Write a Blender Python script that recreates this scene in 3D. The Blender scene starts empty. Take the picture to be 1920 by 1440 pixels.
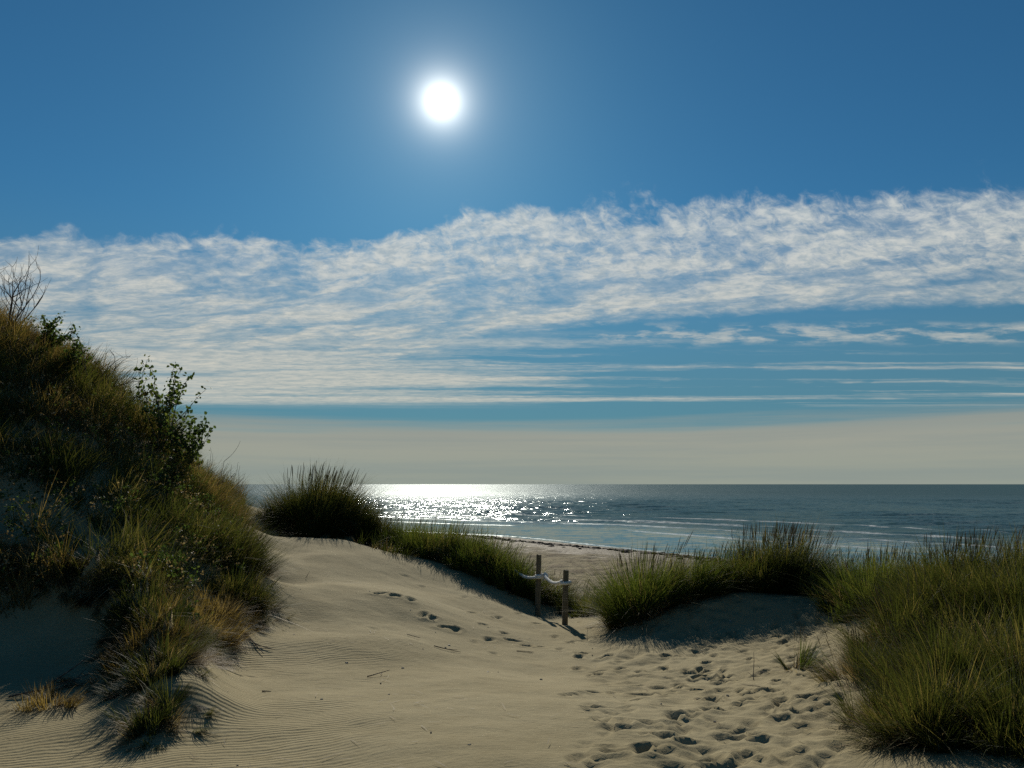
import bpy, math, random
import numpy as np

# ------------------------------------------------------------------ camera, sky, sun, exposure
S = bpy.context.scene
COL = S.collection
F_PX, TILT, CAM_Z = 1400.0, math.radians(7.64), 6.0
cam_d = bpy.data.cameras.new('camera'); cam = bpy.data.objects.new('camera', cam_d); COL.objects.link(cam)
cam_d.sensor_width = 36.0; cam_d.lens = 36.0 * F_PX / 1920.0
cam_d.clip_start = 0.05; cam_d.clip_end = 80000.0
cam.location = (0, 0, CAM_Z); cam.rotation_euler = (math.radians(90) + TILT, 0, 0)
S.camera = cam
CT, ST = math.cos(TILT), math.sin(TILT)

def ray(px, py):
    r, u = (px - 960.0) / F_PX, (720.0 - py) / F_PX
    return np.array([r, CT - u * ST, ST + u * CT])
def at(px, py, Y):
    d = ray(px, py); return np.array([0, 0, CAM_Z]) + d * (Y / d[1])
def project(P):
    x, y, z = P[:, 0], P[:, 1], P[:, 2] - CAM_Z
    dep = y * CT + z * ST; up = -y * ST + z * CT
    dep = np.maximum(dep, 1e-3)
    return 960 + F_PX * x / dep, 720 - F_PX * up / dep

SUN = ray(828, 190); SUN /= np.linalg.norm(SUN)
SUN_EL = math.asin(SUN[2]); SUN_AZ = math.atan2(SUN[0], SUN[1])
sun_d = bpy.data.lights.new('sun', 'SUN'); sun = bpy.data.objects.new('sun', sun_d); COL.objects.link(sun)
sun_d.energy = 3.9; sun_d.angle = math.radians(0.55); sun_d.color = (1.0, 0.93, 0.80)
sun.rotation_euler = (math.pi / 2 - SUN_EL, 0, math.pi - SUN_AZ)
sun.location = (0, 0, 40)

vs = S.view_settings
vs.view_transform = 'Standard'; vs.look = 'None'; vs.exposure = 0.16; vs.gamma = 1.0; vs.use_curve_mapping = False
S.cycles.use_denoising = False
S.cycles.max_bounces = 6; S.cycles.diffuse_bounces = 3; S.cycles.glossy_bounces = 3
S.cycles.transmission_bounces = 4; S.cycles.transparent_max_bounces = 4
S.cycles.sample_clamp_indirect = 4.0
S.cycles.caustics_reflective = False; S.cycles.caustics_refractive = False

# ------------------------------------------------------------------ node helper
class NT:
    def __init__(s, tree): s.t = tree; s.n = tree.nodes; s.l = tree.links; s.n.clear()
    def node(s, typ, props=None, **ins):
        n = s.n.new(typ)
        for k, v in (props or {}).items(): setattr(n, k, v)
        for k, v in ins.items(): s.put(n, k, v)
        return n
    def put(s, n, k, v):
        key = k.replace('_', ' ') if isinstance(k, str) else k
        if isinstance(key, str) and key.startswith('i') and key[1:].isdigit(): key = int(key[1:])
        sock = n.inputs[key]
        if isinstance(v, bpy.types.NodeSocket): s.l.new(v, sock)
        elif isinstance(v, bpy.types.Node): s.l.new(v.outputs[0], sock)
        else:
            if hasattr(sock.default_value, '__len__') and len(sock.default_value) == 4 and len(v) == 3: v = (*v, 1)
            sock.default_value = v
    def m(s, op, a, b=0.0, c=0.0, clamp=False):
        n = s.n.new('ShaderNodeMath'); n.operation = op; n.use_clamp = clamp
        for i, v in enumerate((a, b, c)): s.put(n, i, v)
        return n.outputs[0]
    def vm(s, op, a, b=(0, 0, 0), out=0):
        n = s.n.new('ShaderNodeVectorMath'); n.operation = op
        s.put(n, 0, a); s.put(n, 1, b)
        return n.outputs[out]
    def vscale(s, a, k):
        n = s.n.new('ShaderNodeVectorMath'); n.operation = 'SCALE'; s.put(n, 0, a); s.put(n, 3, k); return n.outputs[0]
    def xyz(s, x, y, z):
        n = s.n.new('ShaderNodeCombineXYZ')
        for i, v in enumerate((x, y, z)): s.put(n, i, v)
        return n.outputs[0]
    def noise(s, vec, scale, detail=2.0, rough=0.5, dist=0.0, out=0, dims='3D'):
        n = s.n.new('ShaderNodeTexNoise'); n.noise_dimensions = dims
        s.put(n, 'Vector', vec); s.put(n, 'Scale', scale); s.put(n, 'Detail', detail)
        s.put(n, 'Roughness', rough); s.put(n, 'Distortion', dist)
        return n.outputs[out]
    def smooth(s, v, a, b, lo=0.0, hi=1.0):
        n = s.n.new('ShaderNodeMapRange'); n.interpolation_type = 'SMOOTHSTEP'
        for i, q in enumerate((v, a, b, lo, hi)): s.put(n, i, q)
        return n.outputs[0]
    def mix(s, f, a, b, blend='MIX'):
        n = s.n.new('ShaderNodeMix'); n.data_type = 'RGBA'; n.blend_type = blend
        s.put(n, 0, f); s.put(n, 6, a); s.put(n, 7, b); return n.outputs[2]
    def ramp(s, f, stops, interp='LINEAR'):
        n = s.n.new('ShaderNodeValToRGB'); cr = n.color_ramp; cr.interpolation = interp
        while len(cr.elements) < len(stops): cr.elements.new(0.5)
        for e, (p, c) in zip(cr.elements, stops):
            e.position = p; e.color = (*c, 1) if len(c) == 3 else c
        s.put(n, 0, f); return n.outputs[0]

# ------------------------------------------------------------------ world: Nishita sky + cloud deck
W = bpy.data.worlds.new('World'); S.world = W; W.use_nodes = True
w = NT(W.node_tree)
tc = w.node('ShaderNodeTexCoord').outputs['Generated']
sep = w.node('ShaderNodeSeparateXYZ', i0=tc)
dx, dy, dz = sep.outputs
sky = w.node('ShaderNodeTexSky')
sky.sky_type = 'NISHITA'; sky.sun_disc = False
sky.sun_elevation = SUN_EL; sky.sun_rotation = SUN_AZ
sky.altitude = 0; sky.air_density = 1.0; sky.dust_density = 0.15; sky.ozone_density = 3.0
SKY_STR = 0.055
base = w.vscale(sky.outputs[0], SKY_STR)
zc = w.m('MAXIMUM', dz, 0.012)
u = w.m('DIVIDE', dx, zc); v = w.m('DIVIDE', dy, zc)
# the blue of clear polarised air: deeper higher up, paler towards the sea
base = w.vm('MULTIPLY', base, (0.27, 0.70, 0.86))
cosang = w.vm('DOT_PRODUCT', tc, tuple(SUN), out=1)
az = w.m('ARCTAN2', dx, dy)
sv = w.m('SQRT', w.m('MAXIMUM', v, 0.0))
P = w.xyz(w.m('MULTIPLY', az, 3.3), w.m('MULTIPLY', sv, 1.65), 0.0)
warp = w.vm('SUBTRACT', w.noise(P, 2.6, 4, 0.6, out=1), (0.5, 0.5, 0.5))
Pw = w.vm('ADD', P, w.vscale(warp, 0.16))
Pt = w.vm('ADD', P, w.vscale(warp, 0.11))
big = w.noise(Pw, 1.7, 4, 0.6)
fine = w.noise(w.vm('MULTIPLY', Pt, (0.8, 1.15, 1.0)), 9.0, 8, 0.66, 0.15)
ripl = w.noise(w.vm('MULTIPLY', Pw, (0.9, 4.2, 1.0)), 5.0, 6, 0.66, 0.2)
Pd = w.node('ShaderNodeMapping', Vector=Pt, Rotation=(0, 0, math.radians(38))).outputs[0]
fibre = w.noise(w.vm('MULTIPLY', Pd, (1.25, 0.85, 1.0)), 13.0, 8, 0.64, 0.5)
edge = w.m('SUBTRACT', big, 0.5)
# main band: ragged upper edge near v 2.8 (left) .. 2.5 (right)
T1 = w.smooth(u, -0.75, 0.2, 2.84, 2.52)
vt = w.m('SUBTRACT', w.m('ADD', v, w.m('ADD', w.m('MULTIPLY', edge, 0.8), w.m('MULTIPLY', w.m('SUBTRACT', fibre, 0.5), 0.22))), T1)
upper = w.smooth(vt, -0.16, 0.34)
T2 = w.m('ADD', 3.75, w.m('EXPONENT', w.m('MULTIPLY', w.m('MAXIMUM', u, -1.15), -0.8)))
vb = w.m('SUBTRACT', w.m('ADD', v, w.m('MULTIPLY', edge, 1.5)), T2)
lower = w.smooth(vb, -0.12, 0.55, 1.0, 0.0)
cover1 = w.m('MULTIPLY', upper, lower)
wst = w.smooth(sv, 1.75, 2.15)
lay = w.noise(w.vm('MULTIPLY', w.node('ShaderNodeMapping', Vector=Pt, Rotation=(0, 0, math.radians(6))).outputs[0], (0.8, 5.2, 1.0)), 8.0, 8, 0.68, 0.2)
tex1 = w.m('ADD', w.m('MULTIPLY', fibre, w.m('SUBTRACT', 1.0, w.m('MULTIPLY', wst, 0.75))), w.m('MULTIPLY', lay, w.m('MULTIPLY', wst, 0.75)))
holes = w.smooth(big, 0.36, 0.60, -0.27, 0.06)
Ps = w.node('ShaderNodeMapping', Vector=Pw, Rotation=(0, 0, math.radians(16))).outputs[0]
mid = w.noise(w.vm('MULTIPLY', Ps, (0.55, 1.6, 1.0)), 4.6, 6, 0.62, 0.5)
film = w.smooth(mid, 0.35, 0.66, 0.27, 1.0)
shape = w.smooth(w.m('ADD', w.m('ADD', w.m('ADD', w.m('MULTIPLY', fine, 0.38), w.m('MULTIPLY', fibre, 0.30)), holes), w.m('MULTIPLY', cover1, 0.66)), 0.46, 0.98)
calm_l = w.m('MULTIPLY', w.smooth(w.m('ADD', u, w.m('MULTIPLY', edge, 1.5)), -1.9, -0.5), w.smooth(sv, 1.95, 1.75, 0.0, 1.0))
body = w.m('ADD', w.m('MULTIPLY', film, w.smooth(calm_l, 0.0, 1.0, 0.62, 0.55)), w.m('MULTIPLY', w.smooth(w.m('ADD', w.m('MULTIPLY', tex1, 0.72), w.m('MULTIPLY', fine, 0.28)), 0.34, 0.66), w.smooth(calm_l, 0.0, 1.0, 0.22, 0.45)))
d1 = w.m('MULTIPLY', shape, w.smooth(body, 0.12, 0.86, 0.24, 1.0))
# long streaks below it
P2 = w.xyz(w.m('MULTIPLY', az, 0.7), w.m('MULTIPLY', v, 0.95), 3.7)
str_n = w.noise(w.vm('ADD', P2, w.vscale(warp, 0.35)), 1.7, 7, 0.62, 0.2)
cov2 = w.m('MULTIPLY', w.smooth(v, 4.2, 5.8), w.smooth(v, 8.6, 10.2, 1.0, 0.0))
left2 = w.smooth(u, -2.5, 2.5, 0.17, -0.05)
d2 = w.m('MULTIPLY', w.smooth(w.m('ADD', str_n, left2), 0.46, 0.72), cov2)
d2 = w.m('MULTIPLY', d2, 0.80)
# row of small puffs in the blue gap
pf = w.noise(w.vm('MULTIPLY', Pt, (0.9, 1.3, 1.0)), 5.5, 7, 0.62)
vp = w.m('ADD', v, w.m('MULTIPLY', edge, 0.5))
cov3 = w.m('MULTIPLY', w.smooth(vp, 4.45, 4.8), w.smooth(vp, 5.05, 5.45, 1.0, 0.0))
d3 = w.m('MULTIPLY', w.smooth(w.m('ADD', pf, w.smooth(u, 0.2, 1.2, -0.12, 0.03)), 0.46, 0.66), cov3); d3 = w.m('MULTIPLY', d3, 0.62)
dens = w.m('MAXIMUM', w.m('MAXIMUM', d1, d2), d3)
# haze veil over the horizon, soft top
veil_n = w.noise(w.xyz(w.m('MULTIPLY', az, 1.2), w.m('MULTIPLY', dz, 34.0), 1.0), 1.2, 6, 0.6, 0.15)
veil = w.smooth(w.m('ADD', dz, w.m('MULTIPLY', w.m('SUBTRACT', veil_n, 0.5), 0.075)), 0.060, 0.098, 1.0, 0.0)
lowblue = w.smooth(dz, 0.08, 0.36, 1.0, 0.0)
col = w.mix(w.m('MULTIPLY', lowblue, 0.72), base, (0.080, 0.172, 0.218))
shade = w.noise(w.vm('MULTIPLY', Pt, (0.9, 1.7, 1.0)), 15.0, 8, 0.70, 0.3)
cl_hi = w.mix(w.smooth(dz, 0.12, 0.36), (0.62, 0.58, 0.485), (0.55, 0.575, 0.56))
cl_col = w.mix(w.smooth(shade, 0.34, 0.62), w.vm('MULTIPLY', cl_hi, (0.66, 0.74, 0.82)), cl_hi)
col = w.mix(w.m('MULTIPLY', dens, 0.92, clamp=True), col, cl_col)
veil_c = w.mix(w.smooth(dz, 0.0, 0.085), (0.285, 0.305, 0.255), (0.325, 0.320, 0.265))
veil_c = w.mix(w.smooth(veil_n, 0.36, 0.64, 0.42, 0.0), veil_c, (0.20, 0.245, 0.245))
col = w.mix(w.m('MULTIPLY', veil, 0.94), col, veil_c)
# the sun and its aureole
ang = w.m('ARCCOSINE', w.m('MINIMUM', cosang, 1.0))
disc = w.smooth(ang, math.radians(0.60), math.radians(0.95), 14.0, 0.0)
a1 = w.m('MULTIPLY', w.m('EXPONENT', w.m('MULTIPLY', ang, -1 / math.radians(0.80))), 3.2)
a2 = w.m('MULTIPLY', w.m('EXPONENT', w.m('MULTIPLY', ang, -1 / math.radians(3.2))), 0.22)
glow = w.vscale((1.0, 0.97, 0.88), w.m('ADD', w.m('ADD', disc, a1), a2))
col = w.vm('ADD', col, glow)
bg = w.node('ShaderNodeBackground', Color=col, Strength=1.0)
wo = w.node('ShaderNodeOutputWorld', Surface=bg)
W.cycles.sampling_method = 'MANUAL'; W.cycles.sample_map_resolution = 512

# ------------------------------------------------------------------ materials
def new_mat(name):
    m = bpy.data.materials.new(name); m.use_nodes = True
    return m, NT(m.node_tree)

def mat_sand():
    m, t = new_mat('dune sand')
    pos = t.node('ShaderNodeNewGeometry').outputs['Position']
    sp = t.node('ShaderNodeSeparateXYZ', i0=pos)
    n1 = t.noise(pos, 0.8, 4, 0.6); n2 = t.noise(pos, 9.0, 5, 0.65); n3 = t.noise(pos, 260.0, 2, 0.7)
    c = t.mix(t.smooth(n1, 0.3, 0.7), (0.280, 0.236, 0.134), (0.325, 0.278, 0.165))
    c = t.mix(t.m('MULTIPLY', t.smooth(n2, 0.45, 0.75), 0.35), c, (0.205, 0.163, 0.083))
    c = t.mix(t.m('MULTIPLY', t.smooth(n3, 0.35, 0.75), 0.35), c, (0.16, 0.128, 0.07))
    deb = t.noise(pos, 34.0, 2, 0.5)
    c = t.mix(t.m('MULTIPLY', t.smooth(deb, 0.74, 0.80), 0.8), c, (0.08, 0.055, 0.03))
    far = t.smooth(sp.outputs[1], 24, 40)
    patch = t.noise(t.vm('MULTIPLY', pos, (1, 1, 0)), 0.55, 5, 0.7)
    c = t.mix(t.m('MULTIPLY', far, t.smooth(patch, 0.42, 0.62, 0.25, 0.9)), c, (0.115, 0.088, 0.055))
    wet = t.smooth(sp.outputs[2], 0.12, 0.45, 1.0, 0.0)
    c = t.mix(t.m('MULTIPLY', wet, 0.7), c, (0.10, 0.08, 0.055))
    # wind ripples, only where the sand is smooth (vertex attribute)
    att = t.node('ShaderNodeAttribute', {'attribute_name': 'ripple'}).outputs['Fac']
    rw = t.vm('ADD', pos, t.vscale(t.vm('SUBTRACT', t.noise(pos, 1.1, 2, out=1), (0.5, 0.5, 0.5)), 0.30))
    rot = t.node('ShaderNodeMapping', Vector=rw, Rotation=(0, 0, math.radians(-14)))
    wv = t.node('ShaderNodeTexWave', {'wave_type': 'BANDS', 'bands_direction': 'Y', 'wave_profile': 'SIN'},
                Vector=rot.outputs[0], Scale=6.4, Distortion=2.2, Detail=2.0, Detail_Scale=1.2)
    hgt = t.m('MULTIPLY', t.m('MULTIPLY', wv.outputs['Fac'], att), 0.0045)
    hgt = t.m('ADD', hgt, t.m('MULTIPLY', t.noise(pos, 22.0, 5, 0.65), 0.010))
    hgt = t.m('ADD', hgt, t.m('MULTIPLY', n3, 0.0016))
    hgt = t.m('ADD', hgt, t.m('MULTIPLY', t.m('MULTIPLY', patch, far), 0.7))
    b = t.node('ShaderNodeBump', Strength=0.8, Distance=1.0, Height=hgt)
    p = t.node('ShaderNodeBsdfPrincipled', Base_Color=c, Roughness=t.smooth(wet, 0, 1, 0.95, 0.7), Normal=b.outputs[0])
    p.inputs['Specular IOR Level'].default_value = 0.08
    t.node('ShaderNodeOutputMaterial', Surface=p)
    return m

def mat_blade(name, stops, trans=0.50, gloss=0.2):
    m, t = new_mat(name)
    a = t.node('ShaderNodeAttribute', {'attribute_name': 'tint'}).outputs['Fac']
    pos = t.node('ShaderNodeNewGeometry').outputs['Position']
    n = t.noise(pos, 1.6, 2)
    f = t.m('ADD', t.m('MULTIPLY', a, 0.75), t.m('MULTIPLY', t.m('SUBTRACT', n, 0.5), 0.9), clamp=True)
    f = t.m('ADD', f, 0.12, clamp=True)
    c = t.ramp(f, stops)
    p = t.node('ShaderNodeBsdfPrincipled', Base_Color=c, Roughness=0.6)
    p.inputs['Specular IOR Level'].default_value = gloss
    tr = t.node('ShaderNodeBsdfTranslucent', Color=t.vm('MULTIPLY', c, (1.25, 1.2, 0.75)))
    mx = t.node('ShaderNodeMixShader', i0=trans, i1=p, i2=tr)
    t.node('ShaderNodeOutputMaterial', Surface=mx)
    return m

def mat_plain(name, c1, c2, scale=8.0, rough=0.8, bump=0.0, stretch=(1, 1, 1)):
    m, t = new_mat(name)
    pos = t.node('ShaderNodeNewGeometry').outputs['Position']
    n = t.noise(t.vm('MULTIPLY', pos, stretch), scale, 5, 0.6)
    c = t.mix(t.smooth(n, 0.3, 0.7), c1, c2)
    p = t.node('ShaderNodeBsdfPrincipled', Base_Color=c, Roughness=rough)
    p.inputs['Specular IOR Level'].default_value = 0.3
    if bump:
        b = t.node('ShaderNodeBump', Strength=0.7, Distance=bump, Height=n); t.put(p, 'Normal', b.outputs[0])
    t.node('ShaderNodeOutputMaterial', Surface=p)
    return m

def mat_sea():
    m, t = new_mat('sea water')
    g = t.node('ShaderNodeNewGeometry'); pos = g.outputs['Position']
    off = t.node('ShaderNodeAttribute', {'attribute_name': 'offshore'}).outputs['Fac']   # metres from the waterline
    al = t.node('ShaderNodeAttribute', {'attribute_name': 'alongshore'}).outputs['Fac']
    calm = t.smooth(off, 16.0, 40.0, 0.10, 1.0)
    Pn = t.vm('MULTIPLY', pos, (0.55, 1.0, 1.0))
    n1 = t.vm('SUBTRACT', t.noise(Pn, 0.35, 4, 0.62, out=1), (0.5, 0.5, 0.5))
    n2 = t.vm('SUBTRACT', t.noise(Pn, 1.7, 3, 0.6, out=1), (0.5, 0.5, 0.5))
    sl = t.vm('ADD', t.vscale(n1, 1.35), t.vscale(n2, 1.35))
    gust = t.noise(t.vm('MULTIPLY', pos, (0.006, 0.02, 1)), 1.0, 3)
    k = t.m('MULTIPLY', calm, t.smooth(gust, 0.3, 0.7, 0.75, 1.1))
    sl = t.vm('MULTIPLY', t.vscale(sl, k), (1, 1, 0))
    nrm = t.vm('NORMALIZE', t.vm('ADD', g.outputs['Normal'], sl))
    deep = t.smooth(off, 0, 45)
    c = t.mix(deep, (0.10, 0.105, 0.085), (0.040, 0.084, 0.094))
    # foam: the lip on the sand and a few low breakers, broken up along their length
    Q = t.xyz(off, t.m('MULTIPLY', al, 0.10), 0.0)
    wob = t.m('MULTIPLY', t.m('SUBTRACT', t.noise(Q, 0.35, 3), 0.5), 7.0)
    o2 = t.m('ADD', off, wob)
    foam = t.smooth(t.m('ABSOLUTE', t.m('SUBTRACT', o2, 0.9)), 0.2, 0.7, 1.0, 0.0)
    br = t.noise(t.xyz(t.m('MULTIPLY', off, 0.25), t.m('MULTIPLY', al, 0.07), 4.0), 1.0, 4)
    for c0, wd in ((20.0, 0.7), (30.0, 1.6), (41.0, 1.9), (55.0, 1.3)):
        f = t.smooth(t.m('ABSOLUTE', t.m('SUBTRACT', o2, c0)), wd * 0.3, wd, 1.0, 0.0)
        foam = t.m('MAXIMUM', foam, t.m('MULTIPLY', f, t.smooth(br, 0.40, 0.50)))
    foam = t.m('MULTIPLY', foam, t.smooth(t.noise(t.vm('MULTIPLY', pos, (.5, 1, 1)), 1.2, 5, 0.75), 0.42, 0.58))
    c = t.mix(foam, c, (0.50, 0.52, 0.52))
    rough = t.m('ADD', t.m('ADD', t.smooth(off, 14, 40, 0.05, 0.13), t.smooth(off, 40, 500, 0.0, 0.22)), t.m('MULTIPLY', foam, 0.5))
    # wave-tilted facets: the mean reflectance of open water stays well under the flat-mirror value
    fr = t.node('ShaderNodeFresnel', IOR=1.333, Normal=nrm).outputs[0]
    cap = t.m('MULTIPLY', t.smooth(off, 14.0, 42.0, 0.95, 0.30), t.smooth(off, 60.0, 500.0, 1.0, 0.42))
    fac = t.m('MULTIPLY', t.m('MULTIPLY', fr, cap), t.m('SUBTRACT', 1.0, foam))
    di = t.node('ShaderNodeBsdfDiffuse', Color=c)
    gl = t.node('ShaderNodeBsdfGlossy', Color=(0.90, 0.98, 1.0), Roughness=rough, Normal=nrm)
    mx = t.node('ShaderNodeMixShader', i0=fac, i1=di, i2=gl)
    t.node('ShaderNodeOutputMaterial', Surface=mx)
    return m

M_SAND = mat_sand(); M_SEA = mat_sea()
GREEN = [(0.0, (0.020, 0.028, 0.009)), (0.45, (0.055, 0.070, 0.017)), (0.8, (0.110, 0.110, 0.030)), (1.0, (0.25, 0.195, 0.08))]
BRIGHT = [(0.0, (0.030, 0.046, 0.011)), (0.5, (0.078, 0.112, 0.021)), (0.85, (0.135, 0.142, 0.036)), (1.0, (0.26, 0.21, 0.085))]
TAN = [(0.0, (0.10, 0.065, 0.03)), (0.5, (0.26, 0.195, 0.105)), (1.0, (0.44, 0.36, 0.23))]
BROWN = [(0.0, (0.046, 0.033, 0.012)), (0.5, (0.150, 0.110, 0.038)), (1.0, (0.32, 0.235, 0.10))]
M_GREEN = mat_blade('marram green', GREEN, 0.46); M_BRIGHT = mat_blade('marram bright green', BRIGHT, 0.5)
M_TAN = mat_blade('dry straw', TAN, 0.35); M_BROWN = mat_blade('brown heath', BROWN, 0.5)
M_SHADE_THATCH = mat_blade('old thatch', [(0, (0.014, 0.011, 0.006)), (0.7, (0.040, 0.030, 0.016)), (1, (0.10, 0.075, 0.04))], 0.2)  # near-black dead blades: shade at the clump base put into their colour
M_SEED = mat_blade('seed head', [(0, (0.13, 0.10, 0.05)), (1, (0.34, 0.28, 0.17))], 0.35)
M_LEAF = mat_blade('shrub leaf', [(0, (0.018, 0.034, 0.012)), (0.6, (0.060, 0.098, 0.026)), (1, (0.12, 0.145, 0.04))], 0.55, 0.4)
M_TWIG = mat_plain('twig bark', (0.055, 0.040, 0.030), (0.12, 0.095, 0.075), 30, 0.85)
M_POST = mat_plain('weathered post wood', (0.10, 0.08, 0.05), (0.20, 0.165, 0.105), 14, 0.9, 0.01, (6, 6, 0.6))
M_ROPE = mat_plain('bleached rope', (0.70, 0.67, 0.60), (0.85, 0.82, 0.75), 60, 0.85, 0.004)
M_WRACK = mat_plain('dried seaweed', (0.022, 0.016, 0.010), (0.085, 0.050, 0.025), 3, 0.8)

# ------------------------------------------------------------------ numpy helpers
rng = np.random.default_rng(11)
PERM = np.random.default_rng(3).permutation(4096).astype(np.int64)
def _h(ix, iy): return PERM[(PERM[ix & 4095] + iy) & 4095] / 4096.0
def vnoise(x, y):
    ix, iy = np.floor(x).astype(np.int64), np.floor(y).astype(np.int64)
    fx, fy = x - ix, y - iy
    fx = fx * fx * fx * (fx * (fx * 6 - 15) + 10); fy = fy * fy * fy * (fy * (fy * 6 - 15) + 10)
    a, b, c, d = _h(ix, iy), _h(ix + 1, iy), _h(ix, iy + 1), _h(ix + 1, iy + 1)
    return (a + (b - a) * fx) * (1 - fy) + (c + (d - c) * fx) * fy - 0.5
def fbm(x, y, o=4, g=0.5):
    r, a = 0, 1.0
    for k in range(o):
        r = r + a * vnoise(x * 2 ** k + 17.3 * k, y * 2 ** k - 9.1 * k); a *= g
    return r
def sst(x, a, b):
    t = np.clip((x - a) / (b - a), 0, 1); return t * t * (3 - 2 * t)

# ------------------------------------------------------------------ the lie of the land
SHORE = np.array([(-6000, 3800), (-800, 560), (-200, 200), (-39, 111), (-1.9, 89), (17, 62), (26, 49), (60, 0), (700, -900), (5000, -6500)], float)
def shore(x, y):
    """signed distance inland of the waterline, and distance along it"""
    best = np.full(x.shape, 1e18); sd = np.zeros(x.shape); al = np.zeros(x.shape); run = 0.0
    for (ax, ay), (bx, by) in zip(SHORE[:-1], SHORE[1:]):
        L = math.hypot(bx - ax, by - ay); ux, uy = (bx - ax) / L, (by - ay) / L
        t = np.clip((x - ax) * ux + (y - ay) * uy, 0, L)
        qx, qy = x - ax - t * ux, y - ay - t * uy
        d2 = qx * qx + qy * qy; k = d2 < best
        best = np.where(k, d2, best)
        sd = np.where(k, np.sqrt(d2) * np.sign(uy * qx - ux * qy), sd); al = np.where(k, run + t, al); run += L
    return sd, al
SIDE = shore(np.array([0.0]), np.array([0.0]))[0][0]
def inland(x, y):
    s, a = shore(x, y); return (s if SIDE > 0 else -s), a

CP_PX = [  # pixel, pixel, distance: where the photograph shows the ground
 (0,1440,4.6),(0,1331,5.7),(0,1230,7.0),(0,1100,7.9),(0,950,8.8),(0,780,10.2),(0,612,11.8),
 (150,1440,4.6),(150,1331,5.6),(150,1250,6.9),(150,1130,7.9),(150,1000,8.8),(150,870,10.0),(150,732,11.6),
 (300,1440,4.5),(300,1331,5.5),(300,1250,6.6),(300,1130,8.0),(300,1000,9.2),(300,920,10.4),(300,848,11.6),
 (400,1300,6.0),(400,1200,7.7),(400,1100,9.1),(400,1000,10.4),(400,948,12.0),
 (450,1240,7.4),(450,1130,9.4),(450,1040,11.0),(450,990,12.8),
 (480,1440,4.5),(510,1190,8.8),(510,1090,11.4),(480,1003,15.0),
 (600,1331,5.7),(600,1200,8.5),(600,1100,11.2),(600,1040,13.6),(520,1040,13.4),(505,1010,15.4),(575,1010,15.5),(645,1011,15.4),
 (700,1440,4.5),(750,1331,5.8),(750,1200,8.9),(750,1120,11.2),(720,1050,14.2),(800,1093,13.6),(900,1125,13.5),
 (960,1200,10.3),(960,1250,8.4),(960,1331,6.0),(960,1440,4.5),(1010,1155,14.2),(1059,1170,12.8),
 (1100,1190,11.5),(1200,1205,10.6),(1200,1280,7.8),(1200,1331,6.3),(1300,1215,10.1),(1300,1134,11.7),(1300,1192,10.75),(1400,1180,10.8),(1500,1184,10.5),(1420,1112,12.6),
 (1400,1118,11.7),(1500,1128,11.5),(1450,1210,9.8),(1550,1200,9.6),(1450,1290,7.3),(1500,1345,5.9),(1500,1440,4.6),(1250,1440,4.6),
 (1600,1260,7.6),(1620,1345,5.8),(1750,1335,5.6),(1750,1250,6.7),(1750,1180,7.7),(1750,1130,9.0),
 (1900,1331,5.4),(1900,1230,6.7),(1900,1140,8.2),(1900,1440,4.4),(1600,1125,12.0),(1600,1185,9.6),
 (600,992,17.2),(600,972,18.2),(540,988,17.2),(690,1004,17.2),(480,988,16.4),
 (760,1032,16.8),(850,1055,16.4),(930,1085,15.6),(1000,1112,16.0),(1080,1142,15.5),(1120,1152,14.0),(1230,1136,12.6),(1150,1178,12.0)]
CP_W = [  # x, y, z out of the picture or behind the crests
 (-5.9,14.4,5.9),(-8,14,8.0),(-11,12.5,9.3),(-14,12,9.8),(-14,18,8.0),(-8,18,6.2),(-4,20.5,4.3),(-8,24,3.4),(-16,24,4.6),(-2,20,3.8),(2,19,3.0),(6,18,3.1),
 (-6,28,2.0),(2,26,1.9),(10,24,2.0),(12,17,3.2),(18,18,3.0),(18,26,1.8),(-14,4,6.5),(-9,4,5.3),(-6,2.5,4.5),(-3,2,4.4),(0,2,4.4),(0,0,4.4),(3,2,4.4),(5,2.5,4.5),
 (-8,-3,5.0),(0,-5,4.3),(6,-4,4.6),(9,2,5.0),(9,6,5.1),(12,9,4.8),(15,3,5.4),(-16,-4,7.0),(16,-6,5.5),
 (-5.0,16.2,4.62),(-4.2,16.2,4.60),(-3.4,16.2,4.55)]
CP = np.array([at(*p) for p in CP_PX] + [np.array(p, float) for p in CP_W])
def _ker(a, b): return np.sqrt((a[:, None, 0] - b[None, :, 0]) ** 2 + (a[:, None, 1] - b[None, :, 1]) ** 2 + 0.05)
_n = len(CP)
_A = np.zeros((_n + 3, _n + 3)); _A[:_n, :_n] = _ker(CP, CP) - 0.02 * np.eye(_n)
_A[:_n, _n] = 1; _A[:_n, _n + 1:] = CP[:, :2]; _A[_n:, :_n] = _A[:_n, _n:].T
_wt = np.linalg.solve(_A, np.concatenate([CP[:, 2], np.zeros(3)]))
def rbf(x, y):
    z = _wt[_n] + _wt[_n + 1] * x + _wt[_n + 2] * y
    for k in range(_n): z = z + _wt[k] * np.sqrt((x - CP[k, 0]) ** 2 + (y - CP[k, 1]) ** 2 + 0.05)
    return z
LEDGE = [(*at(px_, py_, Y_)[:2], a_) for px_, py_, Y_, a_ in ((-120, 1060, 8.2, .15), (60, 1070, 8.1, .22), (190, 1100, 8.0, .25), (285, 1170, 7.5, .28), (335, 1260, 6.6, .30), (345, 1340, 5.6, .22))]
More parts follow.
